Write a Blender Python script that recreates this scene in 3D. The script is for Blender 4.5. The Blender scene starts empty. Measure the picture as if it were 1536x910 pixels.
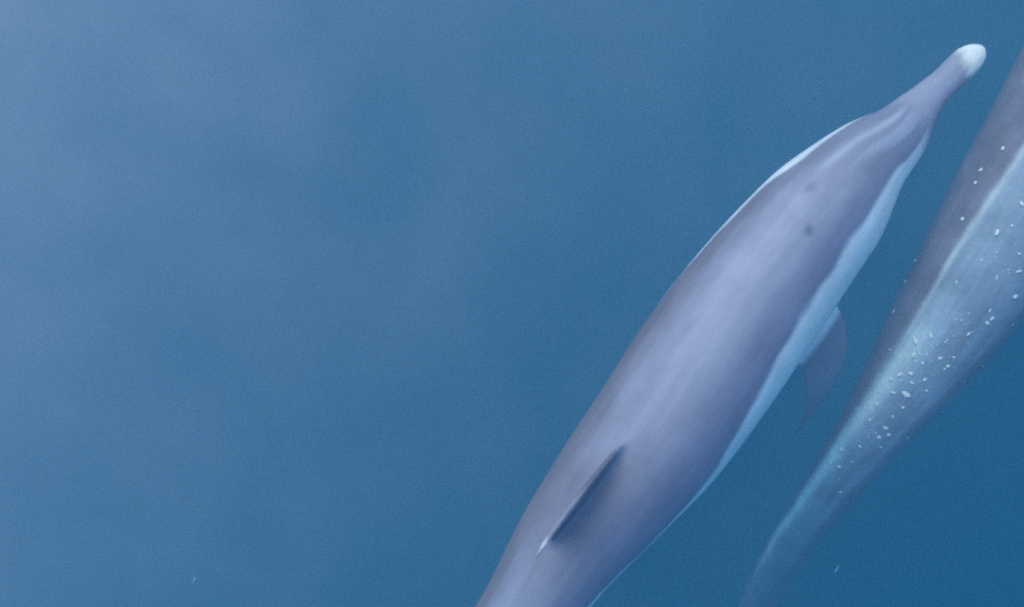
import bpy, bmesh, math, random
import numpy as np
from mathutils import Vector, Matrix, Quaternion, noise
from mathutils.bvhtree import BVHTree

random.seed(7)
np.random.seed(7)
R = math.radians
scene = bpy.context.scene
col = scene.collection

# ------------------------------------------------------------------ camera
W, H = 1536.0, 910.0
F_PX = 1640.0                       # focal length in photo pixels
OFF_NADIR = R(28)                   # leaning over the rail, looking down
IMG_ROLL = R(45)
DIST = 2.1
TARGET = Vector((0, 0, -0.40))
fwd = Vector((0, math.sin(OFF_NADIR), -math.cos(OFF_NADIR)))
r0 = Vector((1, 0, 0))
u0 = r0.cross(fwd).normalized()
right = (math.cos(IMG_ROLL) * r0 - math.sin(IMG_ROLL) * u0).normalized()
up = (math.cos(IMG_ROLL) * u0 + math.sin(IMG_ROLL) * r0).normalized()
EYE = TARGET - fwd * DIST
cam_d = bpy.data.cameras.new('camera')
cam = bpy.data.objects.new('camera', cam_d)
col.objects.link(cam)
cam.matrix_world = Matrix(((right.x, up.x, -fwd.x, EYE.x),
                           (right.y, up.y, -fwd.y, EYE.y),
                           (right.z, up.z, -fwd.z, EYE.z),
                           (0, 0, 0, 1)))
cam_d.sensor_fit = 'HORIZONTAL'
cam_d.sensor_width = 36.0
cam_d.lens = 36.0 * F_PX / W
cam_d.clip_start = 0.05
cam_d.clip_end = 500.0
cam_d.dof.use_dof = True
cam_d.dof.focus_distance = 1.85
cam_d.dof.aperture_fstop = 2.8
scene.camera = cam

# ------------------------------------------------------------------ light
SUN_EL, SUN_AZ = R(66), R(35)       # direction TOWARDS the sun; azimuth from +Y towards +X
world = bpy.data.worlds.new('World')
scene.world = world
world.use_nodes = True
nt = world.node_tree
sky = nt.nodes.new('ShaderNodeTexSky')
sky.sky_type = 'NISHITA'
sky.sun_disc = False
sky.sun_elevation = SUN_EL
sky.sun_rotation = SUN_AZ
bg = nt.nodes['Background']
bg.inputs['Strength'].default_value = 0.11
nt.links.new(sky.outputs['Color'], bg.inputs['Color'])

sun_d = bpy.data.lights.new('sun', 'SUN')
sun_d.energy = 1.4
sun_d.angle = R(50)
sun_d.color = (1.0, 0.95, 0.88)
sun = bpy.data.objects.new('sun', sun_d)
col.objects.link(sun)
sd = Vector((math.sin(SUN_AZ) * math.cos(SUN_EL), math.cos(SUN_AZ) * math.cos(SUN_EL), math.sin(SUN_EL)))
sun.rotation_euler = sd.to_track_quat('Z', 'Y').to_euler()
sun.location = sd * 20

scene.view_settings.view_transform = 'Standard'
scene.view_settings.look = 'None'
scene.view_settings.exposure = 0.55
scene.view_settings.gamma = 1.0
scene.render.engine = 'CYCLES'
scene.cycles.volume_bounces = 2
scene.cycles.volume_step_rate = 2.0
scene.cycles.volume_max_steps = 96
scene.cycles.max_bounces = 8
scene.cycles.transparent_max_bounces = 16
scene.cycles.filter_width = 2.2
scene.cycles.use_denoising = False


# ------------------------------------------------------------------ helpers
def ray(px, py):
    d = fwd + right * ((px - W / 2) / F_PX) + up * ((H / 2 - py) / F_PX)
    return d.normalized()


def at(px, py, z):
    d = ray(px, py)
    return EYE + d * ((z - EYE.z) / d.z)


def per_px(p):
    """metres that one photo pixel spans at point p"""
    return (p - EYE).dot(fwd) / F_PX


def smooth(a, b, x):
    t = np.clip((x - a) / (b - a), 0, 1)
    return t * t * (3 - 2 * t)


def tag(o, label=None, cat=None, group=None, kind=None):
    for k, v in (('label', label), ('category', cat), ('group', group), ('kind', kind)):
        if v:
            o[k] = v
    return o


def mesh_obj(name, verts, faces, mat, parent=None, smooth_shade=True):
    me = bpy.data.meshes.new(name)
    me.from_pydata([tuple(v) for v in verts], [], faces)
    me.update()
    if smooth_shade:
        me.polygons.foreach_set('use_smooth', [True] * len(me.polygons))
    if mat:
        me.materials.append(mat)
    o = bpy.data.objects.new(name, me)
    col.objects.link(o)
    o.parent = parent
    return o


def interp(xs, ys, x):
    """smooth (Catmull-Rom style) interpolation of rows ys over xs"""
    xs = np.asarray(xs, float)
    ys = np.asarray(ys, float)
    if ys.ndim == 1:
        ys = ys[:, None]
    m = np.gradient(ys, xs, axis=0)
    i = np.clip(np.searchsorted(xs, x) - 1, 0, len(xs) - 2)
    h = (xs[i + 1] - xs[i])[:, None]
    t = ((x - xs[i])[:, None]) / h
    t2, t3 = t * t, t * t * t
    return ((2 * t3 - 3 * t2 + 1) * ys[i] + (t3 - 2 * t2 + t) * h * m[i]
            + (-2 * t3 + 3 * t2) * ys[i + 1] + (t3 - t2) * h * m[i + 1])


# ------------------------------------------------------------------ water
def water_volume_material():
    m = bpy.data.materials.new('sea_water')
    m.use_nodes = True
    n, l = m.node_tree.nodes, m.node_tree.links
    n.remove(n['Principled BSDF'])
    v = n.new('ShaderNodeVolumePrincipled')
    v.inputs['Color'].default_value = (0.125, 0.515, 0.94, 1)
    v.inputs['Absorption Color'].default_value = (0.0, 0.27, 0.70, 1)
    v.inputs['Density'].default_value = 0.55
    v.inputs['Anisotropy'].default_value = 0.25
    l.new(v.outputs[0], n['Material Output'].inputs['Volume'])
    return m


def reflection_haze_material():
    m = bpy.data.materials.new('sky_reflection_haze')
    m.use_nodes = True
    n, l = m.node_tree.nodes, m.node_tree.links
    n.remove(n['Principled BSDF'])
    tc = n.new('ShaderNodeTexCoord')
    nz = n.new('ShaderNodeTexNoise')
    nz.inputs['Scale'].default_value = 3.8
    nz.inputs['Detail'].default_value = 6.0
    nz.inputs['Roughness'].default_value = 0.68
    l.new(tc.outputs['Object'], nz.inputs['Vector'])
    mr = n.new('ShaderNodeMapRange')
    mr.inputs['From Min'].default_value = 0.34
    mr.inputs['From Max'].default_value = 0.68
    mr.inputs['To Min'].default_value = 0.42
    mr.inputs['To Max'].default_value = 1.0
    l.new(nz.outputs['Fac'], mr.inputs['Value'])
    # sky reflection put in as pale haze, thinning out towards -Y of the patch
    sx = n.new('ShaderNodeSeparateXYZ')
    l.new(tc.outputs['Generated'], sx.inputs[0])
    fall = n.new('ShaderNodeMapRange')
    fall.interpolation_type = 'LINEAR'
    fall.inputs['From Min'].default_value = 0.29
    fall.inputs['From Max'].default_value = 0.56
    fall.inputs['To Min'].default_value = 0.0
    fall.inputs['To Max'].default_value = 1.0
    l.new(sx.outputs['Y'], fall.inputs['Value'])
    mul = n.new('ShaderNodeMath')
    mul.operation = 'MULTIPLY'
    l.new(mr.outputs[0], mul.inputs[0])
    l.new(fall.outputs[0], mul.inputs[1])
    den = n.new('ShaderNodeMath')
    den.operation = 'MULTIPLY'
    den.inputs[1].default_value = 1.38
    l.new(mul.outputs[0], den.inputs[0])
    v = n.new('ShaderNodeVolumePrincipled')
    v.inputs['Color'].default_value = (0.95, 0.89, 0.98, 1)
    l.new(den.outputs[0], v.inputs['Density'])
    l.new(v.outputs[0], n['Material Output'].inputs['Volume'])
    return m


def box(name, lo, hi, mat):
    bm = bmesh.new()
    bmesh.ops.create_cube(bm, size=1.0)
    for v in bm.verts:
        v.co = Vector((lo[i] + (v.co[i] + 0.5) * (hi[i] - lo[i]) for i in range(3)))
    me = bpy.data.meshes.new(name)
    bm.to_mesh(me)
    bm.free()
    me.materials.append(mat)
    o = bpy.data.objects.new(name, me)
    col.objects.link(o)
    return o


def deep_material():
    m = bpy.data.materials.new('deep_water')
    m.use_nodes = True
    n, l = m.node_tree.nodes, m.node_tree.links
    b = n['Principled BSDF']
    b.inputs['Roughness'].default_value = 1.0
    b.inputs['Specular IOR Level'].default_value = 0.0
    tc = n.new('ShaderNodeTexCoord')
    nz = n.new('ShaderNodeTexNoise')
    nz.inputs['Scale'].default_value = 0.55
    nz.inputs['Detail'].default_value = 4.0
    l.new(tc.outputs['Object'], nz.inputs['Vector'])
    cr = n.new('ShaderNodeValToRGB')
    cr.color_ramp.elements[0].position = 0.3
    cr.color_ramp.elements[0].color = (0.012, 0.075, 0.16, 1)
    cr.color_ramp.elements[1].position = 0.75
    cr.color_ramp.elements[1].color = (0.022, 0.105, 0.21, 1)
    l.new(nz.outputs['Fac'], cr.inputs['Fac'])
    l.new(cr.outputs['Color'], b.inputs['Base Color'])
    return m


def build_water():
    # the dim lower sea: a gently rolling bottom of the visible water
    n, half = 60, 60.0
    g = np.linspace(-half, half, n)
    verts = [(x, y, -7.0 + 0.25 * math.sin(x * 0.21) * math.cos(y * 0.17)) for y in g for x in g]
    faces = [(j * n + i, j * n + i + 1, (j + 1) * n + i + 1, (j + 1) * n + i) for j in range(n - 1) for i in range(n - 1)]
    tag(mesh_obj('seabed', verts, faces, deep_material()), kind='structure')
    w = box('water', (-59, -59, -8.0), (59, 59, 0.0), water_volume_material())
    tag(w, kind='structure')
    a = box('sky_reflection_haze', (-5, -4, -0.42), (5, 6, -0.02), reflection_haze_material())  # added layer: the sky's pale reflection on the water, made as haze
    tag(a, 'faint milky haze standing in for sky reflected on the open blue water', 'sky reflection', kind='stuff')


build_water()


# ------------------------------------------------------------------ dolphin
def skin_material(name, bump=0.12, rakes=0.055, mottle=0.10):
    m = bpy.data.materials.new(name)
    m.use_nodes = True
    n, l = m.node_tree.nodes, m.node_tree.links
    b = n['Principled BSDF']
    b.inputs['Roughness'].default_value = 0.42
    b.inputs['Specular IOR Level'].default_value = 0.18
    at_ = n.new('ShaderNodeAttribute')
    at_.attribute_name = 'skin'
    tc = n.new('ShaderNodeTexCoord')
    nz = n.new('ShaderNodeTexNoise')
    nz.inputs['Scale'].default_value = 14.0
    nz.inputs['Detail'].default_value = 6.0
    nz.inputs['Roughness'].default_value = 0.6
    l.new(tc.outputs['Object'], nz.inputs['Vector'])
    mr = n.new('ShaderNodeMapRange')
    mr.inputs['From Min'].default_value = 0.3
    mr.inputs['From Max'].default_value = 0.7
    mr.inputs['To Min'].default_value = 1 - mottle
    mr.inputs['To Max'].default_value = 1 + mottle
    l.new(nz.outputs['Fac'], mr.inputs['Value'])
    mix = n.new('ShaderNodeMix')
    mix.data_type = 'RGBA'
    mix.blend_type = 'MULTIPLY'
    mix.inputs['Factor'].default_value = 1.0
    l.new(at_.outputs['Color'], mix.inputs['A'])
    l.new(mr.outputs[0], mix.inputs['B'])
    l.new(mix.outputs['Result'], b.inputs['Base Color'])
    # fine rake marks and flecks running along the body
    al = n.new('ShaderNodeAttribute')
    al.attribute_name = 'along'
    mp = n.new('ShaderNodeMapping')
    mp.inputs['Scale'].default_value = (7, 75, 7)
    mp.inputs['Rotation'].default_value = (0, 0, 0.12)
    l.new(al.outputs['Vector'], mp.inputs['Vector'])
    rk = n.new('ShaderNodeTexNoise')
    rk.inputs['Scale'].default_value = 1.0
    rk.inputs['Detail'].default_value = 7.0
    rk.inputs['Roughness'].default_value = 0.65
    l.new(mp.outputs[0], rk.inputs['Vector'])
    rr = n.new('ShaderNodeMapRange')
    rr.inputs['From Min'].default_value = 0.3
    rr.inputs['From Max'].default_value = 0.75
    rr.inputs['To Min'].default_value = 1 - rakes
    rr.inputs['To Max'].default_value = 1 + rakes
    l.new(rk.outputs['Fac'], rr.inputs['Value'])
    mix2 = n.new('ShaderNodeMix')
    mix2.data_type = 'RGBA'
    mix2.blend_type = 'MULTIPLY'
    mix2.inputs['Factor'].default_value = 1.0
    l.new(mix.outputs['Result'], mix2.inputs['A'])
    l.new(rr.outputs[0], mix2.inputs['B'])
    l.new(mix2.outputs['Result'], b.inputs['Base Color'])
    fine = n.new('ShaderNodeTexNoise')
    fine.inputs['Scale'].default_value = 60.0
    fine.inputs['Detail'].default_value = 3.0
    l.new(tc.outputs['Object'], fine.inputs['Vector'])
    bp = n.new('ShaderNodeBump')
    bp.inputs['Strength'].default_value = bump
    bp.inputs['Distance'].default_value = 0.004
    l.new(fine.outputs['Fac'], bp.inputs['Height'])
    l.new(bp.outputs['Normal'], b.inputs['Normal'])
    return m


class Frame:
    """the dolphin's own coordinates: s along the body, u to its right, v towards its back"""

    def __init__(self, stations, n=170):
        # stations: (centre px, centre py, width px, z, roll deg)
        pts, hw, vis = [], [], []
        for (x, y, w, z, roll) in stations:
            p = at(x, y, z)
            pts.append(p[:])
            hw.append(0.5 * w * per_px(p))
            vis.append(roll)
        pts = np.array(pts)
        d = np.r_[0, np.cumsum(np.linalg.norm(np.diff(pts, axis=0), axis=1))]
        self.L = d[-1]
        q = np.linspace(0, 1, n) ** 1.15 * d[-1]
        self.q = q / d[-1]
        self.st = d / d[-1]
        self.c = interp(d, pts, q)
        self.hw = np.maximum(interp(d, np.array(hw), q)[:, 0], 0.002)
        self.roll = np.interp(q, d, vis)
        t = np.gradient(self.c, q, axis=0)
        t /= np.linalg.norm(t, axis=1)[:, None]
        self.t = -t                                     # points to the beak
        e = np.array(EYE[:])
        tov = e - self.c
        tov /= np.linalg.norm(tov, axis=1)[:, None]
        tov -= (tov * self.t).sum(1)[:, None] * self.t
        tov /= np.linalg.norm(tov, axis=1)[:, None]
        side = np.cross(self.t, tov)                    # to the right of the heading, seen from above
        a = np.radians(self.roll)[:, None]
        # rolled so that the back turns away to the left and the right flank comes into view
        self.v = tov * np.cos(a) - side * np.sin(a)
        self.u = side * np.cos(a) + tov * np.sin(a)

    def idx(self, s):
        return int(np.clip(np.searchsorted(self.q, s), 0, len(self.q) - 1))

    def pos(self, s, u, v):
        """u, v in metres"""
        i = np.interp(s, self.q, np.arange(len(self.q)))
        k = int(min(max(i, 0), len(self.q) - 2))
        f = i - k
        g = lambda a: a[k] * (1 - f) + a[k + 1] * f
        return g(self.c) + g(self.u) * u + g(self.v) * v


def section(th, s):
    """unit cross-section (u, v) at angle th from the back, positive to the right"""
    e = 1.0
    u = np.sign(np.sin(th)) * np.abs(np.sin(th)) ** e
    v = np.sign(np.cos(th)) * np.abs(np.cos(th)) ** e
    # slightly keeled along the tail stock, fuller below at the chest
    deep = 1.0 + 0.35 * smooth(0.66, 0.9, s) - 0.22 * (1 - smooth(0.0, 0.13, s))
    belly = 1.0 + 0.06 * smooth(0.15, 0.35, s) * (1 - smooth(0.5, 0.7, s))
    return u, v * deep * np.where(v < 0, belly, 1.0)


def loft(rings):
    """closed tube through equal-length rings (numpy n x k x 3), capped with fans"""
    n, k, _ = rings.shape
    verts = rings.reshape(-1, 3).tolist()
    faces = []
    for i in range(n - 1):
        for j in range(k):
            a, b = i * k + j, i * k + (j + 1) % k
            faces.append((a, b, b + k, a + k))
    c0, c1 = len(verts), len(verts) + 1
    verts.append(rings[0].mean(0).tolist())
    verts.append(rings[-1].mean(0).tolist())
    for j in range(k):
        faces.append((c0, (j + 1) % k, j))
        faces.append((c1, (n - 1) * k + j, (n - 1) * k + (j + 1) % k))
    return verts, faces


def blade(stations, k=20):
    """fin: stations of (leading point, trailing point, half thickness vector)"""
    rings = []
    for (a, b, th) in stations:
        a, b, th = np.array(a), np.array(b), np.array(th)
        ring = []
        for j in range(k):
            w = 2 * math.pi * j / k
            x = 0.5 - 0.5 * math.cos(w)                 # 0 leading .. 1 trailing
            prof = math.sin(w) * (1.15 - 0.55 * x)
            ring.append(a + (b - a) * x + th * prof)
        rings.append(ring)
    return loft(np.array(rings))


def add(bag, vf):
    o = len(bag[0])
    bag[0].extend(vf[0])
    bag[1].extend([tuple(i + o for i in f) for f in vf[1]])


def dolphin(name, fr, paint, mat, label, flipper_tip, fin_h, lean=0.0, tint=1.0, voxel=0.0048):
    bag = ([], [])
    K = 56
    ths = np.linspace(0, 2 * np.pi, K, endpoint=False)
    rings = []
    for i in range(len(fr.q)):
        u, v = section(ths, fr.q[i])
        r = fr.hw[i]
        rings.append(fr.c[i] + np.outer(u * r, fr.u[i]) + np.outer(v * r, fr.v[i]))
    add(bag, loft(np.array(rings)[:, ::-1]))
    L = fr.L

    def hwat(s):
        return float(np.interp(s, fr.q, fr.hw))

    # dorsal fin, swept back to a hooked tip
    sts = []
    for h in np.linspace(-0.12, 1, 16):
        hh = max(h, 0)
        lead = 0.450 + 0.122 * hh ** 1.2 + 0.010 * hh ** 3
        trail = 0.566 - 0.020 * math.sin(math.pi * min(hh, 1)) + 0.020 * hh ** 2
        if h > 0.9:
            trail = lead + (trail - lead) * max(0.25, 1 - (h - 0.9) / 0.12)
        base = hwat((lead + trail) / 2) * 0.94
        z = base + h * fin_h
        th = 0.0085 * (1 - 0.5 * hh)
        i = fr.idx(0.5)
        uo = math.tan(lean) * h * fin_h
        sts.append((fr.pos(lead, uo, z), fr.pos(trail, uo, z), fr.u[i] * th))
    add(bag, blade(sts))

    # flippers
    tu, tv, ts = flipper_tip
    for sg in (1, -1):
        sts = []
        for h in np.linspace(0, 1, 14):
            s0, r = 0.285, hwat(0.285)
            ru, rv = 0.70 * r, -0.52 * r
            bow = math.sin(math.pi * h ** 0.8) * 0.030
            cu = (ru + (tu - ru) * h + bow) * sg
            cv = rv + (tv - rv) * h
            sc = s0 + (ts - s0) * h ** 1.3
            ch = (0.029 * (1 - h) ** 0.6 + 0.004) * (1 + 0.25 * math.sin(math.pi * h))
            a = fr.pos(sc - ch * 0.9, cu + 0.012 * sg * math.sin(math.pi * h), cv)
            b = fr.pos(sc + ch * 0.9, cu, cv - 0.01)
            i = fr.idx(sc)
            nrm = fr.u[i] * sg * 0.75 + fr.v[i] * 0.66
            sts.append((a, b, nrm / np.linalg.norm(nrm) * (0.015 * (1 - 0.55 * h))))
        add(bag, blade(sts))

    # flukes
    for sg in (1, -1):
        sts = []
        for h in np.linspace(0, 1, 14):
            lead = 0.925 + 0.070 * h ** 1.1 + 0.01 * h ** 3
            trail = 0.992 - 0.018 * math.sin(math.pi * h * 0.9) + 0.022 * h ** 2
            if h > 0.9:
                trail = lead + max(0.006, (trail - lead) * (1 - (h - 0.9) / 0.12))
            i = fr.idx(0.95)
            cu = sg * (0.002 + h * 0.115 * L)
            c0, u0_, v0_, t0 = fr.pos(0.95, 0, 0), fr.u[i], fr.v[i], fr.t[i]
            P = lambda s: c0 + u0_ * cu - t0 * ((s - 0.95) * L)
            sts.append((P(lead), P(trail), v0_ * (0.014 * (1 - 0.6 * h))))
        add(bag, blade(sts))

    # weld everything into one continuous skin
    me = bpy.data.meshes.new('raw')
    me.from_pydata([tuple(v) for v in bag[0]], [], bag[1])
    bm = bmesh.new()
    bm.from_mesh(me)
    bmesh.ops.recalc_face_normals(bm, faces=bm.faces)
    bm.to_mesh(me)
    bm.free()
    tmp = bpy.data.objects.new('raw', me)
    col.objects.link(tmp)
    md = tmp.modifiers.new('weld', 'REMESH')
    md.mode = 'VOXEL'
    md.voxel_size = voxel
    sm = tmp.modifiers.new('soften', 'SMOOTH')
    sm.factor = 0.5
    sm.iterations = 5
    dg = bpy.context.evaluated_depsgraph_get()
    skin = bpy.data.meshes.new_from_object(tmp.evaluated_get(dg))
    bpy.data.objects.remove(tmp)
    bpy.data.meshes.remove(me)
    nv = len(skin.vertices)
    co = np.empty(nv * 3, np.float32)
    skin.vertices.foreach_get('co', co)
    co = co.reshape(-1, 3).astype(np.float64)

    # own coordinates of every skin point
    best = np.full(nv, 1e9)
    bi = np.zeros(nv, int)
    for i in range(len(fr.q)):
        d = np.abs(((co - fr.c[i]) * fr.t[i]).sum(1)) + 0.02 * np.linalg.norm(co - fr.c[i], axis=1)
        k = d < best
        best[k] = d[k]
        bi[k] = i
    rel = co - fr.c[bi]
    U = (rel * fr.u[bi]).sum(1)
    V = (rel * fr.v[bi]).sum(1)
    S = fr.q[bi] - (rel * fr.t[bi]).sum(1) / L
    TH = np.degrees(np.arctan2(U, V))
    RR = np.hypot(U, V) / fr.hw[bi]
    # uneven, slightly streaky pigment: the pattern's edges wander and the skin is mottled along the body
    warp = np.array([noise.fractal(Vector((s_ * 26, t_ * 0.055, 3.1)), 0.9, 2.0, 4) for s_, t_ in zip(S.tolist(), TH.tolist())])
    streak = np.array([noise.fractal(Vector((s_ * 14, t_ * 0.11, 8.7)), 0.8, 2.2, 4) for s_, t_ in zip(S.tolist(), TH.tolist())])
    core = RR < 1.25
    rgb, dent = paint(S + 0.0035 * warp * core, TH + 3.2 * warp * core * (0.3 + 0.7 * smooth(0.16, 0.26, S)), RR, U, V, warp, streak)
    rgb = rgb * (1 + 0.10 * streak + 0.04 * warp)[:, None]
    grey = 1 - smooth(0.45, 0.7, rgb[:, 1])
    rgb = rgb * (1 + grey[:, None] * tint * np.array([-0.07, 0.0, 0.16])[None, :])
    if dent is not None:
        nr = (fr.u[bi] * U[:, None] + fr.v[bi] * V[:, None])
        nr /= np.maximum(np.linalg.norm(nr, axis=1), 1e-6)[:, None]
        co = co - nr * dent[:, None]
        skin.vertices.foreach_set('co', co.astype(np.float32).ravel())
    an = skin.attributes.new('along', 'FLOAT_VECTOR', 'POINT')
    an.data.foreach_set('vector', np.c_[S * L, np.radians(TH) * 0.14, RR * 0.1].astype(np.float32).ravel())
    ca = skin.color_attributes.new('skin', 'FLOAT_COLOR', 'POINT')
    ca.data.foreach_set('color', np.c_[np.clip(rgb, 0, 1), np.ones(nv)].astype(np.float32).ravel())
    skin.polygons.foreach_set('use_smooth', [True] * len(skin.polygons))
    skin.materials.clear()
    skin.materials.append(mat)
    skin.update()

    root = bpy.data.objects.new(name, None)
    col.objects.link(root)
    low = co[:, 2].min()
    root.location = (fr.c[:, 0].mean(), fr.c[:, 1].mean(), low)
    root.empty_display_size = 0.1
    tag(root, label, 'dolphin', 'dolphins swimming side by side')
    body = bpy.data.objects.new('body', skin)
    col.objects.link(body)
    body.parent = root
    body.matrix_parent_inverse = Matrix.Translation(-root.location)
    # eyes
    for sg in (1, -1):
        s, a = 0.165, R(122)
        r = hwat(s)
        p = fr.pos(s, sg * math.sin(a) * r * 0.955, math.cos(a) * r * 0.955)
        bm = bmesh.new()
        bmesh.ops.create_uvsphere(bm, u_segments=12, v_segments=8, radius=0.0095)
        em = bpy.data.meshes.new('eye')
        bm.to_mesh(em)
        bm.free()
        em.polygons.foreach_set('use_smooth', [True] * len(em.polygons))
        em.materials.append(EYE_MAT)
        eo = bpy.data.objects.new('eye', em)
        col.objects.link(eo)
        eo.location = Vector(p)
        eo.parent = root
        eo.matrix_parent_inverse = Matrix.Translation(-root.location)
    return root, body


EYE_MAT = bpy.data.materials.new('dark_eye')
EYE_MAT.use_nodes = True
EYE_MAT.node_tree.nodes['Principled BSDF'].inputs['Base Color'].default_value = (0.015, 0.012, 0.012, 1)
EYE_MAT.node_tree.nodes['Principled BSDF'].inputs['Roughness'].default_value = 0.15


def blend(a, b, f):
    return a + (np.asarray(b)[None, :] - a) * f[:, None]


def spot(S, TH, s0, t0, ds, dt):
    return np.exp(-(((S - s0) / ds) ** 2 + ((TH - t0) / dt) ** 2))


def pair(lx, ly, w, z, roll, d=(0.738, 0.674)):
    return (lx + d[0] * w / 2, ly + d[1] * w / 2, w, z, roll)


# ---- the dolphin with the white beak tip
Z1 = -0.30
st1 = [(1476, 69, 6, Z1 - .03, 14), (1470, 75, 26, Z1 - .03, 14), (1456, 87, 44, Z1 - .03, 15), (1438, 103, 47, Z1 - .03, 16),
       (1420, 121, 46, Z1 - .03, 17), (1400, 139, 50, Z1 - .03, 18), (1374, 168, 68, Z1 - .025, 20),
       pair(1310, 171, 95, Z1 - .01, 21), pair(1250, 199, 132, Z1, 22), pair(1178, 246, 180, Z1, 22), pair(1130, 291, 195, Z1, 22),
       pair(1050, 378, 213, Z1, 21), pair(975, 475, 221, Z1, 20), pair(910, 575, 213, Z1, 19), pair(850, 665, 194, Z1, 17),
       pair(790, 765, 166, Z1, 16), pair(740, 865, 140, Z1, 15), (720, 1008, 118, Z1 - .01, 14), (645, 1115, 90, Z1 - .03, 12),
       (572, 1222, 64, Z1 - .06, 10), (508, 1315, 46, Z1 - .09, 10), (455, 1393, 36, Z1 - .12, 10), (420, 1445, 24, Z1 - .14, 10)]
fr1 = Frame(st1)


def paint1(S, TH, RR, U, V, W2, ST):
    n = len(S)
    A = np.abs(TH)
    c = np.tile(np.array([0.262, 0.252, 0.302]), (n, 1))
    # paler saddle with the back highlight painted in, darker flanks (right partly shade)
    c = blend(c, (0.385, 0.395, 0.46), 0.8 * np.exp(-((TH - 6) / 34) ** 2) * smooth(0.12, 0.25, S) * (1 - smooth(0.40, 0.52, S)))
    c = blend(c, (0.215, 0.215, 0.29), 0.7 * smooth(26, 46, TH) * smooth(0.10, 0.2, S))
    c = blend(c, (0.205, 0.172, 0.185), 0.85 * smooth(12, 46, -TH) * smooth(0.12, 0.25, S))
    c = blend(c, (0.33, 0.34, 0.40), 0.6 * smooth(0.56, 0.62, S) * (1 - smooth(24, 40, A)))
    # white underside, its edge dipping behind the flipper
    edge = np.interp(S, [0, 0.06, 0.10, 0.14, 0.19, 0.25, 0.33, 0.40, 0.46, 0.52, 0.58, 0.64, 1],
                     [95, 78, 67, 62, 61, 62, 67, 78, 92, 99, 90, 76, 84])
    edge = edge + 1.5 * np.sin(S * 160) * 0.4
    left = np.interp(S, [0, 0.09, 0.125, 0.15, 0.19, 0.205, 0.225, 0.28, 0.34, 0.42, 1], [95, 74, 52, 40, 33, 36, 46, 53, 60, 76, 85])
    edge = np.where(TH > 0, edge - 4, left)
    c = blend(c, (0.80, 0.86, 0.92), smooth(edge - 3, edge + 5, A) * smooth(0.09, 0.125, S))
    # head: pale midline streak to the blowhole, pale patch on the melon
    c = blend(c, (0.54, 0.55, 0.60), 0.65 * np.exp(-((TH + 4 + 40 * (S - 0.12)) / 5.0) ** 2) * smooth(0.09, 0.115, S) * (1 - smooth(0.17, 0.215, S)))
    c = blend(c, (0.50, 0.52, 0.60), 0.5 * smooth(8, 15, TH) * (1 - smooth(34 - 260 * (S - 0.1), 42 - 260 * (S - 0.1), TH)) * smooth(0.085, 0.11, S) * (1 - smooth(0.14, 0.19, S)))
    # beak: mauve-grey with a white tip
    bk = 1 - smooth(0.085, 0.115, S)
    c = blend(c, (0.43, 0.395, 0.45), 0.8 * bk)
    c = blend(c, (0.30, 0.27, 0.32), 0.6 * bk * smooth(48, 70, TH))
    c = blend(c, (0.97, 0.97, 0.96), 1 - smooth(0.018, 0.030, S - 0.00008 * TH + 0.0012 * (W2 - 0.5)))
    c = blend(c, (0.10, 0.09, 0.12), 0.7 * bk * np.exp(-((A - 84) / 5) ** 2) * smooth(0.008, 0.02, S))
    # blowhole and a scar
    bh = spot(S, TH, 0.212, 1, 0.0052, 4.2)
    sc = spot(S, TH, 0.240, 23, 0.0036, 3.8)
    c = blend(c, (0.09, 0.09, 0.13), 0.42 * np.clip(bh, 0, 1))
    c = blend(c, (0.07, 0.08, 0.12), 0.6 * np.clip(sc, 0, 1))
    # fins
    fin = smooth(1.06, 1.2, RR)
    dors = fin * (A < 60) * (S > 0.40) * (S < 0.62)
    c = blend(c, (0.15, 0.145, 0.18), dors)
    c = blend(c, (0.34, 0.34, 0.38), dors * 0.6 * smooth(1.6, 1.95, RR))
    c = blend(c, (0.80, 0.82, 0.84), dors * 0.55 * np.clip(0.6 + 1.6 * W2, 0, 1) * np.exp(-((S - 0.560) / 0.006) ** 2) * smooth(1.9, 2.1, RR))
    flip = fin * (A >= 60)
    c = blend(c, (0.155, 0.18, 0.215), flip)
    dent = 0.004 * bh + 0.0018 * sc
    return c, dent


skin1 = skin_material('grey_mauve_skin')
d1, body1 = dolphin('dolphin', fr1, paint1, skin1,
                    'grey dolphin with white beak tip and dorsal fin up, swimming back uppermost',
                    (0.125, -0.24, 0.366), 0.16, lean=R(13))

# ---- its companion, rolled on its side and showing its pale belly
P2 = (0.80, 0.60)
st2 = [(2010, -600, 6, -.40, 165), (2000, -583, 34, -.40, 165), (1980, -548, 46, -.40, 165), (1956, -505, 54, -.40, 165), (1932, -462, 84, -.40, 165),
       (1905, -412, 140, -.40, 165), (1870, -335, 195, -.40, 165), (1822, -230, 235, -.41, 165), (1770, -120, 260, -.43, 165),
       pair(1605, -50, 268, -.45, 165, P2), pair(1556, 45, 262, -.45, 165, P2), pair(1500, 150, 243, -.46, 165, P2), pair(1440, 262, 213, -.47, 165, P2),
       pair(1387, 370, 180, -.49, 165, P2), pair(1341, 462, 155, -.52, 165, P2), pair(1288, 575, 114, -.57, 165, P2),
       pair(1230, 682, 84, -.69, 165, P2), pair(1164, 792, 64, -.92, 165, P2), pair(1122, 876, 54, -1.17, 165, P2),
       (1114, 968, 46, -1.32, 165), (1092, 1020, 36, -1.40, 165), (1078, 1055, 26, -1.45, 165)]
fr2 = Frame(st2)


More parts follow.
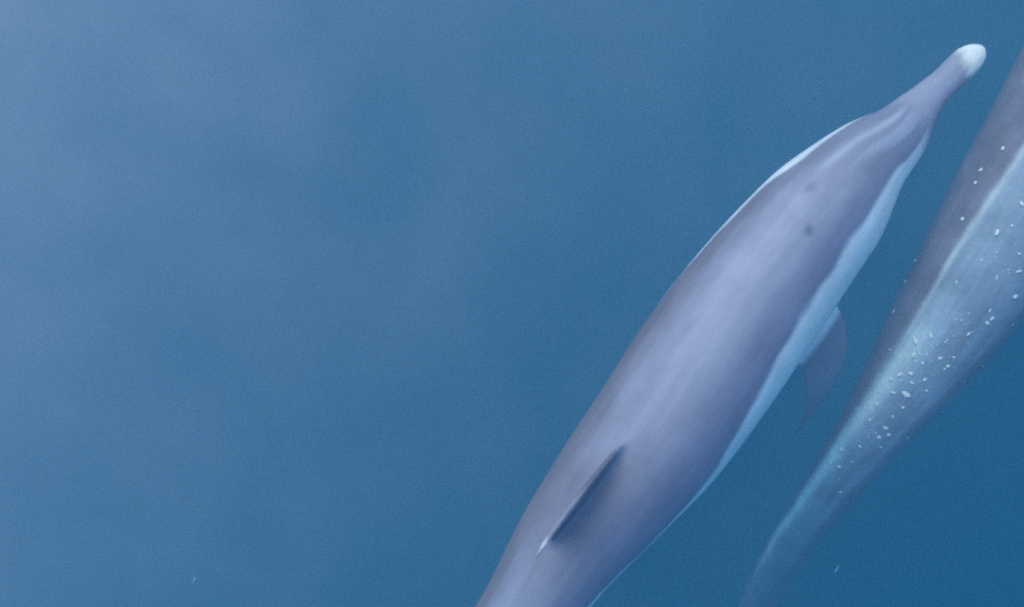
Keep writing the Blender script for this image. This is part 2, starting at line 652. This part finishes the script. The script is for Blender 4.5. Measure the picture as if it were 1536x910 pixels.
def paint2(S, TH, RR, U, V, W2, ST):
    n = len(S)
    A = np.abs(TH)
    c = np.tile(np.array([0.245, 0.215, 0.255]), (n, 1))
    k = fr2.st
    e = np.interp(S, [0, k[7], k[12], k[14], k[15], k[16], k[17], 1], [100, 138, 142, 136, 127, 116, 106, 100])
    g = np.interp(S, [0, k[7], k[12], k[14], k[15], k[16], k[17], 1], [100, 138, 142, 146, 152, 160, 168, 170])
    w = np.clip(smooth(e - 3, e + 4, TH) + smooth(g - 8, g + 8, -TH), 0, 1)
    w *= 1 - 0.85 * smooth(k[16], k[18], S)  # white belly ends; also paints the tail's fade into the deep
    c = blend(c, (0.33, 0.40, 0.47), w)
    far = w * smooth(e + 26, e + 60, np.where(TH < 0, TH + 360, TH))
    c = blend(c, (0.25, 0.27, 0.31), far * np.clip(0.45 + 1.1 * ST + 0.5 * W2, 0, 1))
    # brighter band along the edge of the belly
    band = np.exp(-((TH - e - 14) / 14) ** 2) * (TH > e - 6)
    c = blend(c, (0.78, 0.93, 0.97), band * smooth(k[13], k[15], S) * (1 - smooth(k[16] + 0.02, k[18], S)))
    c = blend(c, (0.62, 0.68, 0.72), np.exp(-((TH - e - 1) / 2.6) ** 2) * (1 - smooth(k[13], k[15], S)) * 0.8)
    fin = smooth(1.2, 1.4, RR)
    c = blend(c, (0.13, 0.125, 0.16), fin)
    return c, None


skin2 = skin_material('grey_blue_skin', 0.5, 0.12, 0.2)
d2, body2 = dolphin('dolphin', fr2, paint2, skin2,
                    'dolphin rolled on its side, pale belly flecked with small white bubbles',
                    (0.13, -0.20, 0.36), 0.13, tint=0.45)

# ------------------------------------------------------------------ bubbles
BUB = bpy.data.materials.new('bubble_white')
BUB.use_nodes = True
bb = BUB.node_tree.nodes['Principled BSDF']
bb.inputs['Base Color'].default_value = (0.93, 0.95, 0.96, 1)
bb.inputs['Roughness'].default_value = 0.5


def bubble_mesh(seed):
    rnd = random.Random(seed)
    bm = bmesh.new()
    bmesh.ops.create_icosphere(bm, subdivisions=2, radius=1.0)
    for v in bm.verts:
        v.co *= 1 + rnd.uniform(-0.22, 0.22)
        v.co.z *= 0.75
    me = bpy.data.meshes.new('bubble')
    bm.to_mesh(me)
    bm.free()
    me.polygons.foreach_set('use_smooth', [True] * len(me.polygons))
    me.materials.append(BUB)
    return me


def bvh_of(o):
    me = o.data
    nv = len(me.vertices)
    return BVHTree.FromPolygons([v.co[:] for v in me.vertices], [p.vertices[:] for p in me.polygons])


bub_meshes = [bubble_mesh(k) for k in range(5)]
tree2 = bvh_of(body2)
spots = []
for (x, y, r) in [(980, 378, 4), (1058, 350, 3), (972, 447, 3.4), (1250, 340, 3.2), (1360, 222, 2.2), (1487, 155, 4), (855, 572, 3.2), (898, 550, 3.6),
                  (955, 543, 3), (962, 590, 2.6), (930, 648, 4.4), (865, 640, 3), (1025, 575, 2.6), (1035, 630, 2.4), (1105, 465, 2.6), (1145, 505, 3),
                  (1128, 520, 2), (1175, 460, 2), (1345, 285, 3), (1370, 262, 3.4), (780, 700, 3), (745, 780, 2.4), (840, 855, 3), (790, 870, 2.6),
                  (825, 820, 3), (1015, 490, 2), (1000, 440, 1.6), (850, 420, 2), (870, 225, 2.4), (930, 80, 2.4), (1510, 25, 2.4), (1190, 80, 1.6)]:
    spots.append((1086 + x / 3.41, 400 + y / 3.41, r))
for (x, y, r) in [(583, 352, 3.6), (488, 443, 3), (465, 497, 2.6), (410, 652, 3), (210, 830, 2.8), (557, 710, 3.4), (650, 800, 2.6), (663, 587, 3.2),
                  (643, 875, 2.4), (620, 680, 2)]:
    spots.append((1300 + x / 2.843, 100 + y / 2.843, r))
for (x, y, r) in [(820, 12, 2.6), (795, 35, 2.4), (790, 85, 2.2), (665, 215, 3.8), (620, 272, 3.8), (655, 290, 3.4), (858, 120, 3), (875, 150, 2.6),
                  (830, 160, 3), (838, 205, 2), (745, 200, 2.2), (660, 400, 2.2), (490, 430, 3), (935, 30, 2.4), (890, 70, 2.2)]:
    spots.append((1036 + x / 2.936, 600 + y / 2.936, r))
rnd = random.Random(3)
n_seen = len(spots)
for k in range(110):
    f = rnd.random() ** 0.8
    spots.append((1540 - 290 * f + rnd.gauss(0, 16), 385 + 315 * f + rnd.gauss(0, 24), rnd.choice((0.7, 0.8, 1.0, 1.2, 1.7))))
for k, (x, y, r) in enumerate(spots):
    hit, nrm, fi, _d = tree2.ray_cast(EYE, ray(x, y))
    if hit is None:
        continue
    b = bpy.data.objects.new('bubble', bub_meshes[k % 5])
    col.objects.link(b)
    rad = r * (1.08 if k < n_seen else 0.9) * per_px(hit)
    b.location = hit + nrm * rad * 0.35
    b.rotation_euler = (nrm.to_track_quat('Z', 'Y') @ Quaternion((0, 0, 1), rnd.uniform(0, 6.28))).to_euler()
    b.scale = (rad * rnd.uniform(0.55, 0.9), rad * rnd.uniform(0.8, 1.5), rad * 0.4)
    pale = body2.data.color_attributes['skin'].data[body2.data.polygons[fi].vertices[0]].color[1] > 0.29
    if not pale:
        tag(b, 'small white bubble on the dark grey flank of the rolled dolphin', 'bubble', 'bubbles on the dark flank of the rolled dolphin')
    elif r >= 3:
        tag(b, 'larger bright white bubble on the pale belly of the rolled dolphin', 'bubble', 'larger bubbles on the pale belly')
    else:
        tag(b, 'tiny white bubble fleck on the pale belly of the rolled dolphin', 'bubble', 'tiny bubbles on the pale belly')

# ------------------------------------------------------------------ drifting specks
for (x, y, z, ln) in [(291, 869, -.5, 11), (1255, 853, -.75, 13)]:
    p = at(x, y, z)
    q = per_px(p)
    o = bpy.data.objects.new('drifting_speck', bub_meshes[1])
    col.objects.link(o)
    o.location = p
    dirv = (right * 0.5 + up * 0.85)
    o.rotation_euler = dirv.to_track_quat('Z', 'Y').to_euler()
    o.scale = (q * 0.55, q * 0.55, q * ln * 0.6)
    tag(o, 'thin pale speck drifting in the ' + ('open water away from the dolphins' if x < 700 else 'blue water below the rolled dolphin'),
        'speck', 'specks drifting in the water')
